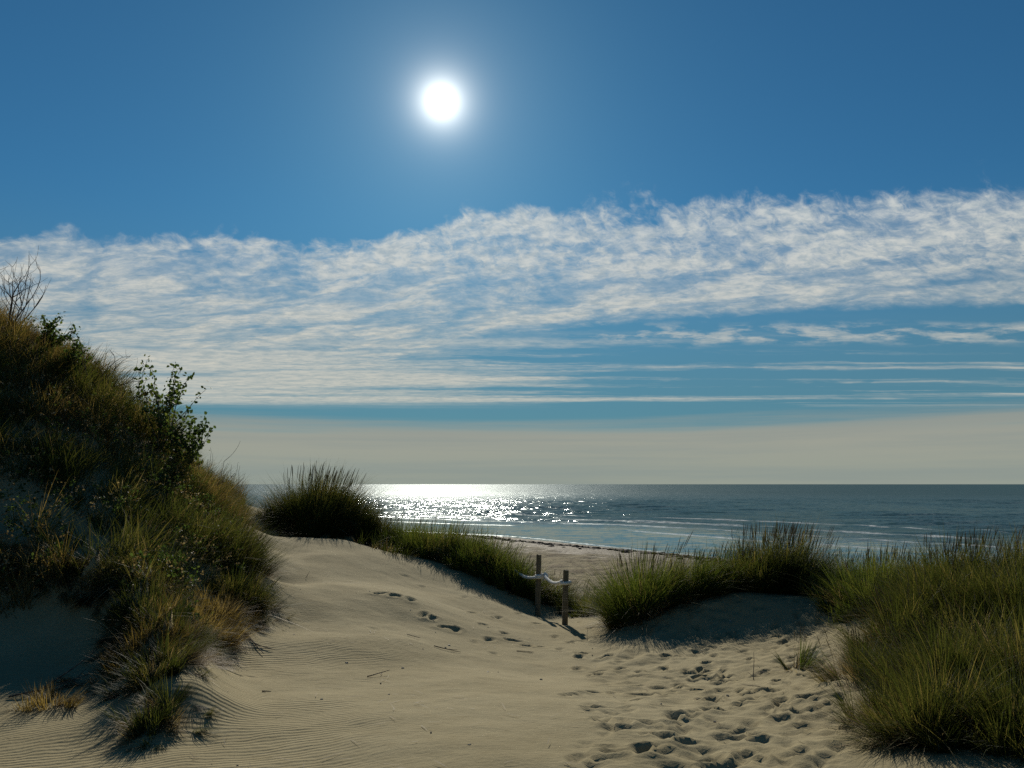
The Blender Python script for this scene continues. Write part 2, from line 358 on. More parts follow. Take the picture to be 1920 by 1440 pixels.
def beach(x, y):
    s, _ = inland(x, y)
    z = np.where(s < 0, 0.04 * s, 0.030 * s)
    z = np.maximum(z, -3.0)
    z = np.where(s > 40, 1.2 + 3.2 * sst(s, 42, 75) * (0.8 + 1.2 * fbm(x / 14, y / 14, 3)), np.minimum(z, 1.2))
    return z + np.where(s > 4, (0.10 * fbm(x / 2.5, y / 2.5, 4) + 0.16 * fbm(x / 1.1 + 7, y / 1.1, 3)) * sst(s, 3, 10), 0)
def height(x, y):
    x = np.asarray(x, float); y = np.asarray(y, float); shp = x.shape
    x = x.ravel(); y = y.ravel()
    z = beach(x, y)
    wgt = sst(y, 30, 22) * sst(np.abs(x), 24, 17) * sst(y, -11, -6)
    k = wgt > 0
    zr = rbf(x[k], y[k])
    z[k] = z[k] * (1 - wgt[k]) + zr * wgt[k]
    for (ax, ay, aa), (bx, by, ba) in zip(LEDGE[:-1], LEDGE[1:]):
        L = math.hypot(bx - ax, by - ay); t = ((x - ax) * (bx - ax) + (y - ay) * (by - ay)) / L ** 2
        tk = np.clip(t, 0, 1); d2 = (x - ax - tk * (bx - ax)) ** 2 + (y - ay - tk * (by - ay)) ** 2
        k2 = (t >= 0) & (t < 1) if (bx, by) != LEDGE[-1][:2] else (t >= 0)
        z = z + np.where(k2, (aa + (ba - aa) * tk) * np.exp(-d2 / .10), 0)
    z = z + 0.10 * fbm(x / 2.2 + 5, y / 2.2, 3) * sst(y, 40, 20)
    return z.reshape(shp)

# ------------------------------------------------------------------ object helpers
def link(o, parent=None):
    COL.objects.link(o)
    if parent is not None: o.parent = parent
    return o
def tag(o, label=None, cat=None, group=None, kind=None):
    if label: o['label'] = label
    if cat: o['category'] = cat
    if group: o['group'] = group
    if kind: o['kind'] = kind
    return o
def empty(name, loc):
    o = bpy.data.objects.new(name, None); o.location = loc; o.empty_display_size = 0.1
    return link(o)
def mesh_np(name, V, faces, mat, parent=None, attrs=None, smooth=False):
    """faces: list of (m,k) index arrays; attrs: name -> (domain, array)"""
    me = bpy.data.meshes.new(name)
    V = np.asarray(V, np.float32)
    me.vertices.add(len(V)); me.vertices.foreach_set('co', V.ravel())
    fl = [np.asarray(f, np.int32) for f in faces if len(f)]
    loops = np.concatenate([f.ravel() for f in fl])
    sizes = np.concatenate([np.full(len(f), f.shape[1], np.int32) for f in fl])
    me.loops.add(len(loops)); me.loops.foreach_set('vertex_index', loops)
    me.polygons.add(len(sizes)); st = np.concatenate([[0], np.cumsum(sizes)[:-1]]).astype(np.int32)
    me.polygons.foreach_set('loop_start', st)
    me.polygons.foreach_set('use_smooth', np.full(len(sizes), smooth, bool))
    for k, (dom, arr) in (attrs or {}).items():
        a = me.attributes.new(k, 'FLOAT', dom); a.data.foreach_set('value', np.asarray(arr, np.float32))
    me.update(calc_edges=True)
    me.materials.append(mat)
    return link(bpy.data.objects.new(name, me), parent)

class Blades:
    T = np.array([0.0, 0.38, 0.74, 1.0]); WP = np.array([0.9, 1.0, 0.62])
    def __init__(s): s.V = []; s.t = []
    def add(s, root, L, az, tilt, curv, width, tint):
        n = len(root); d = np.stack([np.cos(az), np.sin(az), 0 * az], 1)
        tw = az + np.pi / 2 + rng.normal(0, 0.6, n)
        side = np.stack([np.cos(tw), np.sin(tw), 0 * tw], 1)
        out = []
        for i, t in enumerate(s.T):
            hor = np.sin(tilt) * t + curv * t * t; ver = np.cos(tilt) * t - 0.55 * curv * t * t
            c = root + d * (L * hor)[:, None]; c[:, 2] += L * ver
            if i < 3:
                wv = side * (width * 0.5 * s.WP[i])[:, None]; out += [c - wv, c + wv]
            else: out.append(c)
        s.V.append(np.stack(out, 1)); s.t.append(tint)
    def build(s, name, mat, parent=None, origin=None):
        V = np.concatenate(s.V); n = len(V); t = np.concatenate(s.t)
        if origin is not None: V = V - np.asarray(origin)
        b = (np.arange(n) * 7)[:, None]
        q1 = b + np.array([[0, 1, 3, 2]]); q2 = b + np.array([[2, 3, 5, 4]]); tr = b + np.array([[4, 5, 6]])
        return mesh_np(name, V.reshape(-1, 3), [q1, q2, tr], mat, parent, {'tint': ('FACE', np.concatenate([t, t, t]))})

def ground_pts(x, y, sink=0.02): return np.stack([x, y, height(x, y) - sink], 1)

def tube(path, rad, sides=6):
    """ring vertices and quads of a tube along a path (k,3)"""
    path = np.asarray(path, float); k = len(path); rad = np.broadcast_to(np.asarray(rad, float), (k,))
    tan = np.gradient(path, axis=0); tan /= np.linalg.norm(tan, axis=1)[:, None] + 1e-9
    ref = np.array([0.3, 0.2, 1.0]) if abs(tan[0, 2]) < 0.8 else np.array([1.0, 0.2, 0.1])
    a = np.cross(tan, ref); a /= np.linalg.norm(a, axis=1)[:, None]; b = np.cross(tan, a)
    ph = np.arange(sides) * 2 * np.pi / sides
    V = path[:, None] + rad[:, None, None] * (a[:, None] * np.cos(ph)[None, :, None] + b[:, None] * np.sin(ph)[None, :, None])
    i = np.arange(k - 1)[:, None] * sides; j = np.arange(sides)[None]; jn = (j + 1) % sides
    Q = np.stack([i + j, i + jn, i + sides + jn, i + sides + j], -1).reshape(-1, 4)
    return V.reshape(-1, 3), Q
class Tubes:
    def __init__(s): s.V = []; s.Q = []; s.n = 0
    def add(s, path, rad, sides=6):
        V, Q = tube(path, rad, sides); s.V.append(V); s.Q.append(Q + s.n); s.n += len(V)
    def build(s, name, mat, parent=None, origin=None, smooth=True):
        V = np.concatenate(s.V)
        if origin is not None: V = V - np.asarray(origin)
        return mesh_np(name, V, [np.concatenate(s.Q)], mat, parent, None, smooth)

# ------------------------------------------------------------------ ground sheet (dunes, path and beach in one)
def axis(parts):
    out = [parts[0][0]]
    for a, b, st0, st1 in parts:
        p = a
        while p < b - 1e-6:
            f = (p - a) / (b - a); p = min(b, p + st0 * (st1 / st0) ** f); out.append(p)
    return np.array(out)
gx = axis([(-6000, -300, 900, 120), (-300, -40, 40, 6), (-40, -8, 4, 0.25), (-8, -4.8, 0.12, 0.05), (-4.8, 5.2, 0.038, 0.038), (5.2, 8, 0.05, 0.12), (8, 40, 0.25, 4), (40, 300, 6, 40), (300, 6000, 120, 900)])
gy = axis([(-6000, -300, 900, 120), (-300, -30, 40, 6), (-30, 3.6, 4, 0.12), (3.6, 8.5, 0.026, 0.026), (8.5, 17, 0.028, 0.09), (17, 40, 0.12, 0.4), (40, 95, 0.55, 0.9), (95, 130, 1.2, 2.5), (130, 400, 5, 40), (400, 5000, 80, 900)])
GX, GY = np.meshgrid(gx, gy)
GZ = height(GX, GY)
RIP = sst(GX, -0.6, -1.5) * sst(GX, -4.6, -3.2) * sst(GY, 9.8, 8.2) * (0.55 + 1.2 * np.clip(fbm(GX / 1.6, GY / 1.6, 2) + .2, 0, 1)) + 0.15 * sst(GY, 14, 11)
# footprints and trampling
def pit(cx, cy, a, L, Wd, dep, rim=0.5):
    R = L * 2.2
    i0, i1 = np.searchsorted(gx, [cx - R, cx + R]); j0, j1 = np.searchsorted(gy, [cy - R, cy + R])
    if i1 - i0 < 2 or j1 - j0 < 2: return
    X = GX[j0:j1, i0:i1] - cx; Y = GY[j0:j1, i0:i1] - cy
    X = X + 0.05 * vnoise(GX[j0:j1, i0:i1] * 9, GY[j0:j1, i0:i1] * 9)
    p = (X * math.cos(a) + Y * math.sin(a)) / L; q = (-X * math.sin(a) + Y * math.cos(a)) / Wd
    r = np.sqrt(p * p + q * q)
    GZ[j0:j1, i0:i1] += -dep * np.exp(-(r * 1.15) ** 4) + dep * rim * np.exp(-((r - 1.35) / 0.42) ** 2)
def gpoint(px, py):
    """where the pixel's ray meets the land"""
    d = ray(px, py); Y = np.arange(3.5, 90, 0.03); P = np.array([0, 0, CAM_Z]) + d * (Y / d[1])[:, None]
    k = np.argmax(P[:, 2] < height(P[:, 0], P[:, 1])); return P[k]
r1 = np.random.default_rng(5)
trail = [(715,1113,1),(742,1118,1),(770,1125,1),(740,1108,1),(795,1155,1),(810,1160,1),(838,1178,1),(855,1183,1),(885,1150,.8),(905,1172,.9),(930,1160,.8),
         (945,1188,.9),(915,1200,.9),(962,1202,1),(985,1212,1),(1015,1214,1),(935,1158,.8),(1005,1170,1),(1035,1160,.8),(1050,1218,.6),(870,1120,.5),(900,1123,.5),(760,1080,.4),(790,1100,.5),
         (975,1152,.7),(890,1205,.5),(1040,1195,.6),(1070,1205,.7),(925,1226,.5),(700,1180,.3)]
for px, py, s in trail:
    P_ = gpoint(px, py); a = math.radians(60) + r1.normal(0, 0.4)
    pit(P_[0], P_[1], a, 0.125 * r1.uniform(.75, 1.15), 0.055, 0.040 * s, 0.35)
tramp = np.zeros_like(GX)
gpx, gpy = project(np.stack([GX.ravel(), GY.ravel(), GZ.ravel()], 1)); gpx = gpx.reshape(GX.shape); gpy = gpy.reshape(GX.shape)
tramp = sst(gpx, 1060, 1180) * sst(gpx, 1640, 1560) * sst(gpy, 1108, 1140) * (GY > 3) * (GY < 13)
tramp *= 0.6 + 0.4 * sst(GY, 5.5, 8.5)
GZ += tramp * (0.055 * fbm((GX * .55 + GY * .84) / 0.75, (-GX * .84 + GY * .55) / 0.24, 3) + 0.022 * fbm(GX / 0.14, GY / 0.12, 2))
for k in range(420):
    px, py = r1.uniform(1060, 1600), 1122 + 318 * r1.random() ** 1.05
    if px < 1130 and r1.random() < 0.5: continue
    P_ = gpoint(px, py); a = r1.normal(math.radians(50), 0.5)
    pit(P_[0], P_[1], a, r1.uniform(.08, .125), r1.uniform(.038, .055), r1.uniform(.015, .042) * (.6 + .4 * float(sst(P_[1], 5.5, 8.5))), 0.40)
# small lumps where sand was kicked about on the near slope
GZ += 0.012 * fbm(GX / 0.25, GY / 0.25, 3) * sst(GY, 20, 12) * (GY > 2)
ny_, nx_ = GX.shape
idx = np.arange(ny_ * nx_).reshape(ny_, nx_)
Q = np.stack([idx[:-1, :-1], idx[:-1, 1:], idx[1:, 1:], idx[1:, :-1]], -1).reshape(-1, 4)
ground = mesh_np('ground', np.stack([GX, GY, GZ], -1).reshape(-1, 3), [Q], M_SAND, None, {'ripple': ('POINT', RIP.ravel())}, True)
tag(ground, 'pale sand dunes and beach with a footprinted path', 'sand', kind='structure')

# ------------------------------------------------------------------ sea
sx = axis([(-40000, -2000, 9000, 800), (-2000, -230, 300, 12), (-230, 230, 2.4, 2.4), (230, 2000, 12, 300), (2000, 40000, 800, 9000)])
sy = axis([(-8000, -100, 1500, 40), (-100, 40, 20, 3), (40, 110, 0.8, 0.9), (110, 330, 0.9, 2.2), (330, 900, 3, 60), (900, 40000, 150, 9000)])
SX, SY = np.meshgrid(sx, sy)
sd, al = inland(SX, SY)
SZ = 0.035 * np.sin(-sd * 0.50 + 2.2 * fbm(SX / 30, SY / 30, 2)) * sst(-sd, 5, 25) * sst(-sd, 150, 60)
wr = np.random.default_rng(77); wav = np.zeros_like(SX)
for k in range(26):          # wind sea: many short crests running roughly towards the beach
    lam = wr.uniform(4.2, 12.0); dr = math.radians(-98) + wr.normal(0, 0.38); kk = 2 * math.pi / lam
    wav += 0.0048 * lam * np.sin(kk * (math.cos(dr) * SX + math.sin(dr) * SY) + wr.uniform(0, 6.28))
wav *= 0.75 + 0.9 * fbm(SX / 45 + 3, SY / 45, 2)
SZ = SZ + (wav + 0.6 * wav * np.abs(wav)) * sst(-sd, 14, 45) * sst(SY, 360, 250) * sst(np.abs(SX), 228, 190)
idx = np.arange(SX.size).reshape(SX.shape)
Q = np.stack([idx[:-1, :-1], idx[:-1, 1:], idx[1:, 1:], idx[1:, :-1]], -1).reshape(-1, 4)
sea = mesh_np('sea', np.stack([SX, SY, SZ], -1).reshape(-1, 3), [Q], M_SEA, None,
              {'offshore': ('POINT', -sd.ravel()), 'alongshore': ('POINT', al.ravel())}, True)
tag(sea, 'open sea glittering under the low sun', 'sea', kind='structure')

# ------------------------------------------------------------------ dried seaweed along the waterline (stuff)
def lumps(xy, r, hgt):
    V, Fq = [], []; nb = 0
    for (x, y), rr, hh in zip(xy, r, hgt):
        k = 7; z0 = float(height(np.array([x]), np.array([y]))[0])
        ph = np.arange(k) * 2 * np.pi / k; rad = rr * rng.uniform(.6, 1.3, k)
        ring = np.stack([x + rad * np.cos(ph) * 1.5, y + rad * np.sin(ph), np.full(k, z0 - 0.03)], 1)
        mid = np.stack([x + .55 * rad * np.cos(ph + .2) * 1.5, y + .55 * rad * np.sin(ph + .2), z0 + hh * rng.uniform(.5, 1.2, k)], 1)
        V += [ring, mid, [[x, y, z0 + hh]]]
        j = np.arange(k); jn = (j + 1) % k
        Fq += [np.stack([nb + j, nb + jn, nb + k + jn], 1), np.stack([nb + j, nb + k + jn, nb + k + j], 1),
               np.stack([nb + k + j, nb + k + jn, np.full(k, nb + 2 * k)], 1)]
        nb += 2 * k + 1
    return np.concatenate(V), np.concatenate(Fq)
pts = []
seg = SHORE[2:8]
for (ax, ay), (bx, by) in zip(seg[:-1], seg[1:]):
    L = math.hypot(bx - ax, by - ay); ux, uy = (bx - ax) / L, (by - ay) / L; sgn = 1 if SIDE > 0 else -1
    n = int(min(L, 90) * 9)
    tt = rng.uniform(0, L, n); dens = 0.5 + vnoise(tt / 5.0, tt * 0 + 3)
    keep = rng.random(n) < (0.35 + dens); tt = tt[keep]
    off = (1.9 + 0.9 * np.sin(tt / 6.0) + np.abs(rng.normal(0, 1.0, len(tt)))) * sgn
    pts.append(np.stack([ax + ux * tt + uy * off, ay + uy * tt - ux * off], 1))
pts = np.concatenate(pts)
V, Fq = lumps(pts, rng.uniform(.10, .42, len(pts)), rng.uniform(.03, .16, len(pts)))
tag(mesh_np('seaweed', V, [Fq], M_WRACK), 'dark band of dried seaweed washed up along the waterline', 'seaweed', kind='stuff')

# ------------------------------------------------------------------ marram clumps
def clump(label, px, Y, rx, ry, H, n, dry=0.18, seeds=0, mat=None, lean=(0.12, 0.0), spread=0.42, cat='grass clump', group='marram grass clumps on the dunes', width=0.0065, name='grass_clump', dx=0.0, dry_mat=None, rot=0.0, hspread=0.28, droop=0.30):
    cx = (px - 960) / F_PX * Y * 1.02 + dx; cy = Y
    z0 = float(height(np.array([cx]), np.array([cy]))[0])
    root = empty(name, (cx, cy, z0)); tag(root, label, cat, group)
    def pts(m, tight=1.0):
        # tussocks: blades spring from a limited number of tillers
        nt = max(6, int(m / 55)); q = rng.normal(0, 0.48, (nt, 2)); q = q / np.maximum(1, np.linalg.norm(q, axis=1) / 1.05)[:, None]
        ti = rng.integers(0, nt, m); c = q[ti] + rng.normal(0, 0.06, (m, 2))
        ex, ey = c[:, 0] * rx * tight, c[:, 1] * ry * tight
        pts.ti = ti; return c, cx + ex * math.cos(rot) - ey * math.sin(rot), cy + ex * math.sin(rot) + ey * math.cos(rot)
    def fill(m, mt, nm, hmul, tl, th, curl):
        if m < 1: return
        c, x, y = pts(m); b = Blades()
        r = np.linalg.norm(c, axis=1); ti = pts.ti; nt = ti.max() + 1
        tl_h = rng.uniform(.62, 1.18, nt)[ti]; tl_x = rng.normal(0, .17, nt)[ti]; tl_y = rng.normal(0, .17, nt)[ti]; tl_c = rng.normal(0, .22, nt)[ti]
        L = H * hmul * tl_h * (1 - 0.38 * np.clip(r, 0, 1.2) ** 2) * np.clip(rng.normal(0.86, hspread, m), 0.3, 1.3)
        vx = np.cos(np.arctan2(c[:, 1], c[:, 0])) * r * spread + lean[0] + tl_x + rng.normal(0, 0.13, m)
        vy = np.sin(np.arctan2(c[:, 1], c[:, 0])) * r * spread + lean[1] + tl_y + rng.normal(0, 0.13, m)
        az = np.arctan2(vy, vx); tilt = np.clip(np.hypot(vx, vy), 0.0, 1.2) * tl
        cv = np.abs(rng.normal(0.0, droop, m)) * curl
        b.add(ground_pts(x, y), L, az, tilt, cv, width * rng.uniform(.7, 1.3, m), np.clip(rng.random(m) * .75 + .12 + tl_c, 0, 1))
        tag(b.build(nm, mt, root, (cx, cy, z0)), kind='stuff')
    n = int(n * 1.35); nd = int(n * dry)
    fill(n - nd, mat or M_GREEN, 'green_blades', 1.0, 1.0, (0, 1), 1.0)
    fill(nd, dry_mat or M_TAN, 'dry_blades', 0.72, 1.5, (0, 1), 1.5)
    fill(int(n * .24), M_SHADE_THATCH, 'shade_thatch', 0.42, 1.6, (0, 1), 1.6)  # short dark dead blades, added to soak up light low in the clump
    if seeds:
        seeds = int(seeds * 2.5); c = np.clip(rng.normal(0, .38, (seeds, 2)), -.7, .7); x, y = cx + c[:, 0] * rx, cy + c[:, 1] * ry; g = ground_pts(x, y); tb = Tubes()
        for k in range(seeds):
            L = H * rng.uniform(.85, 1.15); a = rng.uniform(0, 6.28); lx = lean[0] + 0.30 * c[k, 0] * spread + rng.normal(0, 0.05); ly = rng.normal(0, 0.06)
            t = np.array([0, .4, .78, .80, .88, .96, 1.0])[:, None]
            path = g[k] + np.concatenate([lx * t * t * L, ly * t * t * L, L * t], 1)
            tb.add(path, np.array([.0016, .0015, .0013, .003, .0048, .0036, .0008]) * (width / 0.0065), 4)
        o = tag(tb.build('seed_heads', M_SEED, root, (cx, cy, z0)), kind='stuff')
        a = o.data.attributes.new('tint', 'FLOAT', 'POINT'); a.data.foreach_set('value', rng.random(len(o.data.vertices)).astype(np.float32))
    return root

C = clump
# centre hummock against the horizon
C('tall round marram clump on the hummock, its tips crossing the sea horizon', 614, 17.5, 1.05, 0.75, 1.20, 10000, .15, 46, spread=.55, width=.008)
C('low marram trailing down right of the round clump on the hummock', 700, 17.3, .85, .6, .72, 3000, .2, 10, spread=.6, width=.008)
C('short ragged marram at the left foot of the round hummock clump', 535, 17.0, .48, .4, .32, 1300, .25, 3, spread=.6, width=.008)
C('small brown grass patch in the dip between left dune and hummock', 473, 16.0, .5, .4, .24, 900, .45, 0, mat=M_BROWN, spread=.6, width=.008)
# the strip that runs down to the rope fence
C('marram at the upper end of the grassy bank, beside sparse sand shoots', 765, 16.9, .75, .6, .72, 3000, .2, 8, mat=M_BRIGHT, spread=.5, width=.008)
C('dense dark marram in the middle of the bank below the glittering sea', 838, 16.5, .85, .7, .84, 4800, .12, 10, mat=M_BRIGHT, spread=.5, width=.008)
C('full marram clump on the bank in front of the waterline', 912, 15.9, .85, .7, .84, 4800, .12, 8, mat=M_BRIGHT, spread=.5, width=.008)
C('marram clump left of the taller post, where the rope begins', 968, 15.4, .65, .6, .76, 3000, .15, 6, mat=M_BRIGHT, spread=.55, width=.008)
C('dark marram in the shaded hollow between and behind the two posts', 1040, 15.8, .7, .7, .58, 2600, .15, 4, spread=.6, width=.008)
C('low marram in the hollow just right of the shorter post', 1105, 14.8, .65, .7, .50, 2200, .15, 4, mat=M_GREEN, spread=.6, width=.008)
C('fan of bright green marram right of the posts with leaning tips', 1195, 12.2, .62, .55, 1.02, 4600, .12, 18, mat=M_BRIGHT, lean=(.08, -.03), spread=.8, width=.0075)
C('lower bright green marram joining the fan clump to the tall clump', 1290, 12.3, .75, .45, .76, 4200, .15, 16, mat=M_BRIGHT, spread=.55, width=.0075)
C('tall dark marram clump with many seed heads above shaded sand', 1440, 12.4, .90, .5, 1.04, 7600, .12, 60, lean=(.14, 0), spread=.5, width=.0075)
C('mid-height green marram filling the gap before the seed-headed clump', 1362, 12.4, .5, .4, .68, 2600, .15, 8, mat=M_BRIGHT, spread=.5, width=.0075)
C('marram linking the seed-headed clump to the right-hand thicket', 1535, 12.6, .6, .5, .74, 2800, .15, 12, mat=M_BRIGHT, spread=.45, width=.0075)
C('thin tall shoots of marram left of the seed-headed clump', 1366, 12.8, .4, .4, .82, 700, .1, 16, mat=M_BRIGHT, spread=.3, width=.0075)
# right-hand mass
C('fresh green marram at the left end of the right-hand thicket', 1610, 10.6, .62, .6, .80, 4200, .10, 16, mat=M_BRIGHT, lean=(.10, 0), spread=.45, width=.007)
C('loose marram behind the right-hand thicket with water showing between stems', 1650, 12.0, .9, .6, .74, 3000, .2, 26, spread=.35, width=.0075)
C('golden-tipped marram on the crest of the right-hand thicket', 1775, 8.8, .85, .5, .76, 6000, .30, 34, lean=(.12, 0), spread=.4, width=.007)
C('golden-tipped marram at the far right edge of the crest', 1905, 8.3, .75, .5, .74, 5400, .30, 26, lean=(.12, 0), spread=.4, width=.007)
C('dark marram filling the middle of the right-hand thicket', 1760, 7.9, .75, .6, .70, 7000, .22, 6, lean=(-.02, -.05), spread=.6, width=.006)
C('dark marram at the right edge below the golden crest', 1890, 7.3, .65, .6, .70, 6800, .2, 4, lean=(0, -.05), spread=.6, width=.006)
C('pale arching straw at the front left of the right-hand thicket', 1655, 7.6, .42, .5, .66, 3000, .55, 10, lean=(-.10, -.05), spread=.8, width=.0058)
C('dark marram in the lower right corner, nearest the camera', 1860, 5.9, .6, .5, .62, 4400, .22, 2, lean=(-.05, -.05), spread=.7, width=.0052)
C('marram under the right-hand thicket spilling towards the path', 1710, 6.2, .5, .5, .55, 3600, .30, 4, lean=(-.1, -.05), spread=.8, width=.0052)
C('marram cut by the bottom edge at the foot of the right-hand thicket', 1690, 5.25, .42, .4, .50, 3000, .3, 2, lean=(-.1, -.05), spread=.8, width=.0048)
C('dark marram running out of the bottom right corner', 1850, 4.9, .5, .4, .52, 3600, .25, 2, lean=(-.05, -.05), spread=.7, width=.0046)
C('arching straw over the dark face of the right-hand thicket', 1800, 6.9, .6, .4, .62, 2600, .6, 4, lean=(.05, -.25), spread=.9, width=.0055, droop=.5)
C('brown and gold tuft at the edge of the trampled sand', 1570, 6.9, .32, .35, .42, 1300, .55, 8, lean=(-.05, 0), spread=.7, width=.005)
C('short straw tuft on sand at the bottom edge right of the path', 1600, 5.7, .28, .3, .34, 900, .5, 4, lean=(-.05, 0), spread=.7, width=.0048)
C('small lone green tuft standing in the trampled sand', 1464, 8.0, .10, .12, .40, 240, .2, 3, mat=M_BRIGHT, spread=.5, width=.0055)
# left dune: clumps that stand out from its cover
C('overhanging marram at the foot of the left dune, leaning over the sand', 462, 10.2, .45, .8, .55, 3600, .25, 6, lean=(.25, -.05), spread=.7, width=.0065, rot=.15)
C('lowest marram clump on the left dune edge above exposed roots', 478, 9.2, .33, .4, .46, 2600, .25, 4, lean=(.25, -.10), spread=.7, width=.006)
C('golden brown grass on the right shoulder of the left dune', 425, 11.6, .55, .7, .50, 3200, .35, 0, mat=M_BROWN, lean=(.2, 0), spread=.6, width=.007)
C('tangled weedy clump at the bottom edge of the left dune', 352, 6.8, .36, .42, .32, 2600, .5, 2, lean=(.12, -.1), spread=.9, width=.005)
C('weedy grass in front of the tangled clump, cut by the bottom edge', 345, 5.9, .32, .33, .28, 1900, .5, 2, lean=(.1, -.1), spread=.9, width=.0048)
C('brown and green weed tangle on the low foot of the left dune', 400, 7.5, .42, .4, .38, 3000, .40, 4, mat=M_BROWN, lean=(.15, -.1), spread=1.0, width=.0055)
C('dead straw and weeds between the shaded hollow and the tangle', 275, 7.2, .26, .28, .28, 1500, .65, 0, lean=(.1, -.2), spread=1.0, width=.0052)
C('brown weeds hanging over the root-strewn sand', 445, 8.3, .30, .35, .34, 2000, .40, 2, mat=M_BROWN, lean=(.25, -.15), spread=1.0, width=.0055)
C('low brown scrub spread over the ledge above the bottom edge', 300, 6.4, .55, .45, .24, 3000, .45, 0, mat=M_BROWN, lean=(.1, -.2), spread=1.1, width=.005)
C('low scrub between the ledge weeds and the smooth sand', 385, 6.9, .38, .45, .24, 2200, .45, 0, lean=(.2, -.2), spread=1.1, width=.005)
C('thin brown stems on lit sand in the bottom left corner', 150, 5.9, .45, .3, .26, 420, .6, 0, mat=M_BROWN, lean=(.1, -.1), spread=1.0, width=.0048)
C('grey dead grass trailing off the ledge at the far left edge', 20, 8.0, .6, .18, .28, 1700, .7, 0, lean=(.3, -.6), spread=.9, width=.0058, rot=-.1)
C('dead grass drooping from the ledge above the darkest hollow', 235, 7.75, .38, .2, .30, 1900, .6, 0, lean=(.2, -.65), spread=.9, width=.0056, rot=-.5)
C('weeds and straw on the ledge just above the bottom tangle', 312, 7.2, .35, .35, .40, 2600, .45, 2, lean=(.1, -.35), spread=1.0, width=.0054)
C('coarse weeds at the very bottom edge, left of the smooth sand', 340, 5.2, .28, .30, .24, 1500, .5, 0, lean=(.1, -.1), spread=.9, width=.0046)
C('flattened grey dead grass mat on the shaded left slope', 140, 7.95, .65, .2, .30, 2400, .75, 0, lean=(.25, -.6), spread=.9, width=.0055, rot=-.25)
C('dead grass ledge between the two clumps on the left dune foot', 300, 7.9, .50, .3, .38, 2600, .65, 0, lean=(.2, -.5), spread=.9, width=.0055, rot=-.3)

# ------------------------------------------------------------------ general cover of the left dune (stuff)
def inpoly(px, py, poly):
    c = np.zeros(px.shape, bool); n = len(poly)
    for i in range(n):
        x1, y1 = poly[i]; x2, y2 = poly[(i + 1) % n]
        k = ((y1 > py) != (y2 > py)) & (px < (x2 - x1) * (py - y1) / (y2 - y1 + 1e-9) + x1); c ^= k
    return c
N = 235000
X = rng.uniform(-13, -3.2, N); Y = rng.uniform(7.0, 19, N); Z = height(X, Y)
px, py = project(np.stack([X, Y, Z], 1))
veg = (px < 458) & (py < 1180)
bare = inpoly(px, py, [(-900, 890), (50, 900), (140, 960), (235, 1050), (60, 1075), (-900, 1075)]) | inpoly(px, py, [(-900, 1110), (60, 1100), (180, 1150), (260, 1230), (-900, 1230)]) \
     | inpoly(px, py, [(360, 1040), (420, 1060), (480, 1150), (470, 1230), (380, 1200), (350, 1120)]) | (py > 1120)
edge_n = fbm(X / .5, Y / .5, 3)
gap = fbm(X / .30 + 40, Y / .30, 2) > -0.16
keep = veg & (gap | (rng.random(N) < .25)) & (~bare | (edge_n > 0.35)) & ((rng.random(N) < 0.95) | (Y < 12.5)) & ~((Y > 13) & (rng.random(N) < .5))
X, Y, Z, px, py = X[keep], Y[keep], Z[keep], px[keep], py[keep]
brown = (fbm(X / 1.3 + 3, Y / 1.3, 3) + 0.55 * sst(py, 800, 620) + rng.normal(0, .12, len(X))) > 0.08
dryk = rng.random(len(X)) < 0.10
e = 0.15
gxs = (height(X + e, Y) - height(X - e, Y)) / (2 * e); gys = (height(X, Y + e) - height(X, Y - e)) / (2 * e)
def cover(sel, name, mat, Lm, label, cat):
    n = int(sel.sum()); b = Blades()
    x, y, z = X[sel], Y[sel], Z[sel]
    clumpy = 0.45 + 1.5 * np.clip(fbm(x / .38, y / .38, 2) + .28, 0, 1)
    vx = -gxs[sel] * .28 + rng.normal(.08, .30, n); vy = -gys[sel] * .28 + rng.normal(0, .30, n)
    b.add(np.stack([x, y, z - .02], 1), Lm * clumpy * rng.uniform(.5, 1.25, n), np.arctan2(vy, vx), np.clip(np.hypot(vx, vy), 0, 1.1),
          np.abs(rng.normal(0, .35, n)), .0065 * rng.uniform(.7, 1.4, n), np.clip(rng.random(n) * .7 + .15 + .9 * fbm(x / .35 + 9, y / .35, 2), 0, 1))
    tag(b.build(name, mat), label, cat, kind='stuff')
cover(~brown & ~dryk, 'dune_grass', M_GREEN, .46, 'dark green grass covering the steep left dune', 'grass')
cover(brown & ~dryk, 'dune_heath', M_BROWN, .42, 'red-brown heathy growth over the upper left dune', 'heath')
cover(dryk, 'dry_grass', M_TAN, .40, 'pale dead stems scattered through the left dune growth', 'grass')

WX, WY = rng.uniform(-10, -3.2, 9000), rng.uniform(7.2, 13, 9000)
